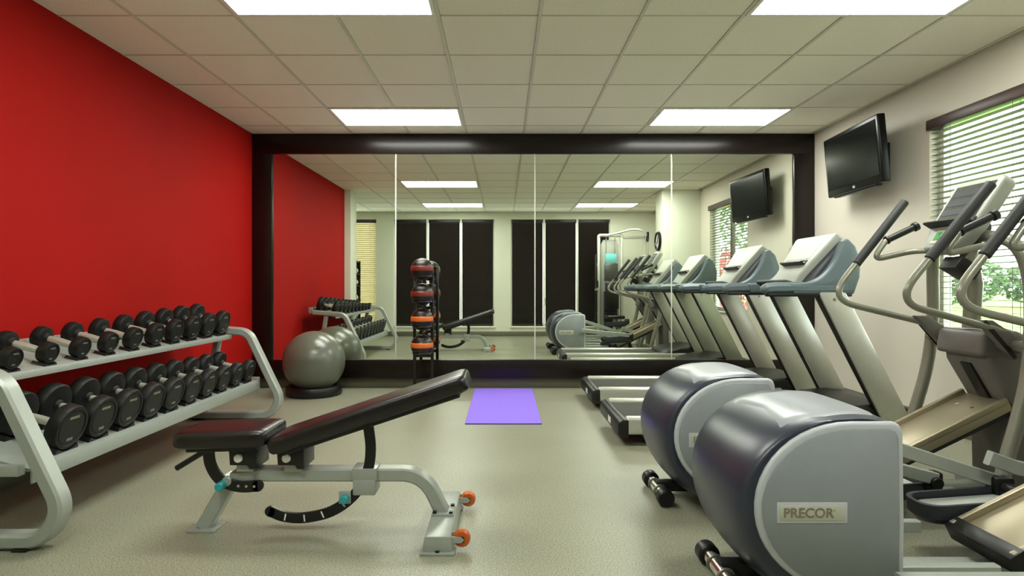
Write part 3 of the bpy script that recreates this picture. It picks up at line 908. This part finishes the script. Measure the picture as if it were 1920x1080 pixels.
    q = B(); q.tube(smooth_path([(x, Y(y), z) for x, y, z in pts], 6), .031, 14); q.build('upright_arch', 'tube_grey', t)
    for s in (-1, 1):
        # moving arm
        y = Y(s * .285)
        path = fillet([(2.285, Y(s * .30), 1.565), (1.845, y, 1.015), (2.44, Y(s * .22), .862)], [0, .10, 0], 10)
        q = B(); q.tube(path, .0175, 14); am = q.build('moving_arm', 'tube_grey', t)
        g0, g1 = Vector((2.29, Y(s * .30), 1.571)), Vector((2.003, Y(s * .2905), 1.212))
        q = B(); q.cyl(g0, g1, .0245, 16, .006); q.build('grip', 'dark_grip', am)
        y = Y(s * .218)
        q = B(); q.prism([(2.28, .925), (2.35, .925), (2.49, .83), (2.52, .77), (2.46, .73), (2.41, .78)], y - .022, y + .022, .008, 2); bk = q.build('pivot_bracket', 'housing', t)
        q = B(); q.cyl((2.45, Y(s * .12), .80), (2.45, Y(s * .335), .80), .028, 18, .004); q.build('pivot_axle', 'steel_grey', bk)
        q = B(); q.flat([(2.30, y + s * .026, .92), (2.45, y + s * .026, .745)], .02, .006); q.build('bracket_edge', 'black', bk)
        # foot arm, pedal and link; the two sides stand at opposite phases of the stride
        if phase and s > 0: dx, zp, za = 0.0, .19, .545
        elif phase: dx, zp, za = .14, .40, .17
        else: dx, zp, za = -.13, .20 + .06 * s, .40
        y = Y(s * .352)
        xe, ze = 2.12 + dx, zp + .062
        if phase and s < 0: arm_ = [(1.22, y, za), (2.02, y, .17), (xe, y, ze)]
        else: arm_ = [(1.22, y, za), (xe, y, ze)]
        q = B(); q.flat(fillet(arm_, .12), .056, .036, c=.2); q.build('link_arm', 'silver', t)
        q = B(); q.flat([(1.22, Y(s * .19), .13), (1.66, Y(s * .19), .13)], .045, .034, c=.2); q.build('foot_arm', 'silver', t)
        if phase:
            q = B(); q.flat(fillet([(2.03, Y(s * .30), .37), (2.14, Y(s * .30), .330), (2.44, Y(s * .30), .26)], .1), .06, .034, c=.25); q.build('front_link', 'silver', t)
        q = B(); q.cyl((xe - .01, Y(s * .25), ze - .015), (xe - .01, Y(s * .385), ze - .015), .028, 16, .004); q.build('joint_bolt', 'black', t)
        q = B(); q.box(xe - .05, xe + .03, Y(s * .335 - .03), Y(s * .335 + .03), ze - .07, ze + .03, .012); q.build('joint_block', 'black', t)
        # pedal tray: rounded rear, raised lip
        yp = s * .255
        def pp(gr, n=8):
            o_ = []
            x0, x1, ya, yb, r = 1.685 + dx - gr, 2.09 + dx + gr * .3, yp - .09 - gr, yp + .09 + gr, .07
            for (cx_, cy_, a0) in ((x0 + r, yb - r, PI / 2), (x0 + r, ya + r, PI)):
                for k in range(n + 1):
                    a = a0 + PI / 2 * k / n
                    o_.append((cx_ + r * math.cos(a), cy_ + r * math.sin(a)))
            return o_ + [(x1, ya), (x1, yb)]
        mt = Matrix.Translation((0, yc, 0)) @ Matrix.Translation((1.9, 0, zp)) @ Matrix.Rotation(math.radians(-4), 4, 'Y') @ Matrix.Translation((-1.9, 0, 0))
        rin = pp(-.014); rout = pp(0); rlow = pp(-.02)
        q = B()
        q.loft([[mt @ Vector((a, c_, z)) for a, c_ in r] for r, z in ((rlow, -.045), (rout, -.02), (rout, .035), (rin, .035), (rin, .0))])
        pd = q.build('pedal', 'pedal_dark', t)
        q = B(); q.prism(pp(-.022), .0005, .007, 0, 1, 'z', mt); q.build('pedal_mat', 'pedal_mat', pd)
        # fixed handlebar
        q = B(); q.tube(fillet([(2.40, Y(s * .06), 1.28), (2.30, Y(s * .26), 1.285), (2.085, Y(s * .27), 1.235), (2.16, Y(s * .27), 1.345), (2.33, Y(s * .27), 1.425)], [0, .08, .07, .05, 0], 7), .0155, 12); fb = q.build('fixed_handlebar', 'tube_grey', t)
        q = B(); q.cyl((2.165, Y(s * .27), 1.347), (2.325, Y(s * .27), 1.423), .0185, 14)
        q.cyl((2.315, Y(s * .27), 1.418), (2.34, Y(s * .27), 1.43), .026, 14, .004); q.cyl((2.16, Y(s * .27), 1.345), (2.172, Y(s * .27), 1.351), .024, 14, .003); q.build('grip', 'black', fb)
    # console
    ang = math.atan2(.37, .235)
    mt = Matrix.Translation((2.25, yc, 1.285)) @ Matrix.Rotation(-ang, 4, 'Y')
    q = B(); q.prism([(0, -.11), (.14, -.155), (.40, -.165), (.435, -.14), (.435, .14), (.40, .165), (.14, .155), (0, .11)], -.075, 0, .016, 3, 'z', mt); cs = q.build('console', 'treadmill_light', t)
    q = B(); q.box(.175, .395, -.13, .13, -.002, .004, .002, 1, mt); dp = q.build('display', 'display', cs)
    for k in range(3):
        q = B(); q.box(.205 + k * .058, .245 + k * .058, -.12, .12, .002, .0055, .001, 1, mt); q.build('display_window', 'pedal_dark', dp)
    q = B(); q.box(.03, .115, -.075, .075, -.002, .004, .003, 1, mt); q.build('key_panel', 'plate_beige', cs)
    q = B(); q.box(.05, .10, .02, .065, .002, .006, .002, 1, mt); q.build('status_screen', 'green_lcd', cs)
    q = B(); q.box(.135, .148, -.15, .15, 0, .05, .003, 1, mt); q.box(.148, .175, -.15, .15, .0, .008, .002, 1, mt); q.build('book_rest', 'black', cs)
    q = B(); q.prism([(.04, -.07), (.26, -.07), (.20, -.14), (.05, -.13)], -.09, .09, .015, 2, 'y', mt); q.build('console_back', 'pedal_dark', cs)
    q = B(); q.tube([(2.43, yc, .87), (2.445, yc, 1.1), (2.40, yc, 1.36)], .04, 16); q.build('console_post', 'tube_grey', t)
    # receiver box clipped under the console
    m2 = Matrix.Translation((2.335, Y(-.06), 1.175)) @ Matrix.Rotation(.55, 4, 'Y')
    q = B(); q.box(-.07, .05, -.06, .06, -.035, .035, .006, 2, m2); rc = q.build('receiver_box', 'black', t)
    q = B(); q.flat([(2.35, Y(-.06), 1.19), (2.395, Y(-.06), 1.32)], .05, .05, c=.2); q.build('receiver_clamp', 'steel_grey', rc)
    return t
elliptical(3.09, 'grey elliptical trainer standing between the treadmills and the other elliptical', 0)
elliptical(2.19, 'grey elliptical trainer on the side of the cable machine', 1)

# ---------------------------------------------------------------- exercise ball, ring, medicine balls, mat
bx_, by_, br_ = -1.905, 5.985, .305
t = thing('exercise_ball', 'big shiny grey exercise ball resting in a black ring', 'exercise ball', (bx_, by_, .028))
q = B(); prof = []
for k in range(41):
    a = -PI / 2 + PI * k / 40
    r = br_ * math.cos(a)
    g = .0018 * max(0, math.cos(9 * a)) if abs(a) < 1.0 else 0
    prof.append((max(0, r - (0 if k in (0, 40) else g)), br_ * math.sin(a)))
q.lathe(prof, (bx_, by_, .333), (0, 0, 1), 56); q.build('ball_skin', 'ball_silver', t, sharp=80)
q = B(); q.lathe([(0, 0), (.018, 0), (.018, .006), (.01, .008), (0, .008)], (bx_ + .305 * .35, by_ - .305 * .74, .333 + .305 * .56), (.35, -.74, .56), 16); q.build('valve_plug', 'ball_silver', t)
q = B(); q.lathe([(.20, 0), (.262, 0), (.272, .015), (.272, .075), (.262, .092), (.235, .098), (.205, .095), (.19, .06)], (bx_, by_, 0), (0, 0, 1), 48, close=True)
tag(q.build('ball_ring', 'black'), 'low black plastic ring under the grey exercise ball', 'ball stand')

mxr, myr = -.822, 6.02
t = thing('medicine_ball_rack', 'tall narrow black rack holding four medicine balls', 'rack', (mxr, myr, 0))
for s in (-1, 1):
    q = B(); q.box(mxr + s * .09 - .015, mxr + s * .09 + .015, myr + .07, myr + .11, .03, 1.30, .005); q.build('post', 'black_metal', t)
    q = B(); q.flat(fillet([(mxr + s * .09, myr + .22, .02), (mxr + s * .09, myr + .02, .02), (mxr + s * .15, myr - .17, .02)], .08), .035, .035, normal=(0, 0, 1), c=.3); ft = q.build('foot', 'black_metal', t)
    q = B(); q.lathe([(0, -.022), (.02, -.022), (.022, -.01), (.022, .01), (.02, .022), (0, .022)], (mxr + s * .152, myr - .175, .022), (1, 0, 0), 14); q.build('end_cap', 'black', ft)
for z in (.06, .36, 1.28):
    q = B(); q.box(mxr - .09, mxr + .09, myr + .075, myr + .105, z, z + .03, .004); q.build('cross_bar', 'black_metal', t)
BZ = [.49, .755, 1.005, 1.26]
for z in BZ:
    # half-hoop cradle below each ball
    hoop = [(mxr + .092 * math.cos(a), myr - .02 + .092 * math.sin(a), z - .072) for a in [PI * (.0 + k / 12) + PI for k in range(13)]]
    q = B(); q.tube([(mxr - .09, myr + .08, z - .072)] + hoop + [(mxr + .09, myr + .08, z - .072)], .008, 8); q.build('cradle', 'black_metal', t)
for z, col, nm in ((BZ[3], 'ball_red', 'black medicine ball with a dark red band, topmost on the narrow rack'),
                   (BZ[2], 'ball_red', 'black medicine ball with a dark red band, second from the rack top'),
                   (BZ[1], 'ball_orange', 'black medicine ball with an orange band, just above the lowest ball'),
                   (BZ[0], 'ball_orange', 'black medicine ball with an orange band, lowest on the narrow rack')):
    R_ = .113
    t = thing('medicine_ball', nm, 'medicine ball', (mxr, myr - .02, z - R_), 'medicine balls on the narrow rack')
    def arcp(a0, a1, n=10, extra=0): return [(max(0, (R_ + extra) * math.cos(a0 + (a1 - a0) * k / n)) if abs(abs(a0 + (a1 - a0) * k / n) - PI / 2) > 1e-6 else 0, (R_ + extra) * math.sin(a0 + (a1 - a0) * k / n)) for k in range(n + 1)]
    ax = (0, 0, 1)
    q = B(); q.lathe(arcp(-PI / 2, -.16), (mxr, myr - .02, z), ax, 32); q.build('lower_cap', 'ball_black', t, sharp=80)
    q = B(); q.lathe(arcp(.28, PI / 2), (mxr, myr - .02, z), ax, 32); q.build('upper_cap', 'ball_black', t, sharp=80)
    q = B(); q.lathe([(R_ * .97 * math.cos(-.17), R_ * .97 * math.sin(-.17))] + arcp(-.16, .28, 6, .001) + [(R_ * .97 * math.cos(.29), R_ * .97 * math.sin(.29))], (mxr, myr - .02, z), ax, 32); q.build('colour_band', col, t, sharp=80)

t = thing('yoga_mat', 'purple yoga mat lying on the floor before the mirror', 'mat', (0, 5.48, 0))
q = B(); q.box(-.302, .302, 4.68, 6.29, .0, .004); q.build('mat_underside', 'purple_edge', t)
q = B(); q.box(-.302, .302, 4.685, 6.29, .004, .009, .002, 1); q.build('mat_top', 'purple', t)

# ---------------------------------------------------------------- cable machine behind the ellipticals, seen in the mirror
t = thing('cable_machine', 'multi-station cable weight machine in the rear corner with teal placard', 'cable machine', (2.35, .35, 0))
for x in (1.98, 2.46):
    q = B(); q.box(x - .03, x + .03, .27, .35, 0.05, 2.08, .008); q.build('column', 'alu', t)
q = B(); q.prism([(2.03, .2), (2.41, .2), (2.41, 1.95), (2.36, 2.06), (2.08, 2.06), (2.03, 1.95)], .24, .262, .004); q.build('rear_shroud', 'treadmill_light', t)
q = B(); q.tube(fillet([(1.98, .31, 2.05), (1.98, .31, 2.15), (2.46, .31, 2.15), (2.46, .31, 2.05)], .09, 6), .035, 12); q.build('top_arch', 'alu', t)
for k in range(14):
    q = B(); q.box(2.09, 2.35, .28, .42, .12 + k * .062, .176 + k * .062, .005, 1); q.build('weight_plate', 'black_metal', t)
for x in (2.13, 2.31):
    q = B(); q.tube([(x, .35, .1), (x, .35, 2.1)], .012, 10); q.build('guide_rod', 'chrome', t)
q = B(); q.box(2.11, 2.33, .425, .435, 1.58, 1.76, .003); q.build('placard', 'teal_card', t)
q = B(); q.box(2.08, 2.36, .422, .432, 1.20, 1.56, .003); q.build('instruction_panel', 'display', t)
q = B(); q.tube(smooth_path([(2.2, .33, 2.16), (2.4, .35, 2.20), (2.65, .42, 2.26), (2.85, .5, 2.23), (2.95, .52, 2.12)], 6), .022, 12); q.build('boom', 'alu', t)
q = B(); q.lathe([(0, -.02), (.05, -.02), (.06, -.012), (.05, 0), (.06, .012), (.05, .02), (0, .02)], (2.95, .52, 2.05), (1, 0, .0), 20); q.build('pulley', 'black', t)
q = B(); q.box(2.93, 2.97, .47, .57, 2.02, 2.2, .006); q.build('pulley_bracket', 'black', t)
q = B(); q.tube([(2.95, .575, 2.05), (2.95, .575, 1.3)], .004, 6); q.tube([(2.75, .575, 1.3), (2.82, .575, 1.31), (2.95, .575, 1.33), (3.08, .575, 1.31), (3.15, .575, 1.3)], .014, 8); q.build('lat_bar', 'chrome', t)
q = B(); q.box(2.93, 2.99, .2, .28, .05, 2.15, .008); q.build('outer_column', 'alu', t)
q = B(); q.box(2.46, 2.96, .22, .28, 2.08, 2.14, .006); q.build('top_beam', 'alu', t)
q = B(); q.box(1.9, 3.05, .2, .28, 0, .06, .008); q.box(2.18, 2.26, .2, 1.2, 0, .06, .008); q.box(2.92, 3.0, .2, .7, 0, .06, .008); q.build('base_frame', 'silver', t)
q = B(); q.box(2.05, 2.4, .62, .98, .44, .51, .025, 3); q.build('seat', 'vinyl', t)
q = B(); q.box(2.19, 2.25, .76, .84, .05, .45, .006); q.build('seat_post', 'silver', t)
q = B(); q.box(2.08, 2.36, .5, .57, .62, 1.18, .025, 3); q.build('back_pad', 'vinyl', t)
q = B(); q.box(2.19, 2.25, .3, .5, .85, .91, .006); q.build('pad_arm', 'silver', t)
for s in (-1, 1):
    q = B(); q.tube(fillet([(2.22 + s * .24, .31, 1.0), (2.22 + s * .34, .5, 1.02), (2.22 + s * .34, .78, 1.02), (2.22 + s * .34, .78, 1.2)], .06), .018, 10); pa = q.build('press_arm', 'alu', t)
    q = B(); q.tube([(2.22 + s * .34, .78, 1.06), (2.22 + s * .34, .78, 1.2)], .023, 10); q.build('grip', 'black', pa)
q = B(); q.box(1.90, 1.94, .26, .36, .3, 1.75, .01); q.build('side_shroud', 'black', t)
q = B(); q.box(1.92, 1.97, .28, .34, .5, .56, .002); q.box(1.92, 1.97, .28, .34, 1.5, 1.56, .002); q.build('shroud_clip', 'alu', t)

# towel tower in the alcove, seen in the mirror past the pier
t = thing('towel_tower', 'tall dark open shelf unit with white towels beside the alcove window', 'shelf unit', (-3.25, .30, 0))
for x in (-3.49, -3.03):
    for y in (.14, .465):
        q = B(); q.box(x - .012, x + .012, y - .012, y + .012, 0, 1.62, .003); q.build('post', 'espresso', t)
q = B(); q.box(-3.488, -3.032, .12, .128, .05, 1.61, .002); q.build('back_panel', 'espresso', t)
for z in (.08, .42, .78, 1.10, 1.34, 1.60):
    q = B(); q.box(-3.49, -3.03, .13, .48, z - .012, z + .012, .003); q.build('shelf', 'espresso', t)
for z, nm in ((.432, 'lowest'), (.792, 'second lowest'), (1.112, 'second highest'), (1.352, 'highest')):
    for k in range(3):
        x = -3.41 + .145 * k
        q = B(); q.lathe([(0, -.15), (.05, -.15), (.063, -.14), (.064, .14), (.05, .15), (.035, .142), (.03, .15), (0, .146)], (x, .31, z + .064), (0, 1, 0), 18)
        tag(q.build('rolled_towel', 'white'), 'rolled white towel on the %s towel shelf, %s' % (nm, ('at its wall end', 'in the middle', 'at its open end')[k]), 'towel', 'rolled towels on the dark tower')

# ---------------------------------------------------------------- outside the window
b = B(); b.box(XR + T, 120, -60, 140, -.5, -.35)
struct(b.build('ground', 'grass'), 'bright green lawn outside the window', 'ground')
def shrub(x, y, r, h, m, label):
    t = thing('garden_shrub', label, 'shrub', (x, y, -.35), 'shrubs on the lawn')
    q = B(); rnd = random.Random(int(x * 100 + y * 7))
    for k in range(900):
        a = rnd.uniform(0, 2 * PI); u = rnd.uniform(-1, 1); s = rnd.uniform(.6, 1) ** .5
        c = math.sqrt(1 - u * u)
        p = Vector((x + r * s * c * math.cos(a), y + r * s * c * math.sin(a), -.35 + h * .55 + h * .48 * s * u))
        d1 = Vector((rnd.uniform(-1, 1), rnd.uniform(-1, 1), rnd.uniform(-1, 1))).normalized() * .11 * max(.6, r)
        d2 = d1.orthogonal().normalized() * .055 * max(.6, r)
        v = [q.bm.verts.new(w) for w in (p - d1, p + d2, p + d1, p - d2)]
        q.bm.faces.new(v)
    f = q.build('foliage', m, t); f['kind'] = 'stuff'
    q = B()
    for k in range(4):
        a = k * PI / 2
        q.tube([(x, y, -.36), (x + r * .4 * math.cos(a), y + r * .4 * math.sin(a), -.35 + h * .6)], .02, 6)
    q.build('stem', 'bark', t)
shrub(31.0, 40.0, 2.2, 3.4, 'leaf', 'round green shrub on the far lawn, nearest the mirror end')
shrub(36.5, 40.5, 2.4, 3.0, 'leaf', 'broad low green shrub on the far lawn')
shrub(27.5, 46.0, 1.6, 2.6, 'leaf', 'small green shrub farthest out on the lawn')
shrub(6.95, -6.2, .8, 4.4, 'leaf', 'tall narrow green shrub close outside the building')
shrub(5.85, -2.4, .55, 2.4, 'pink_leaf', 'pink flowering shrub close outside the building')
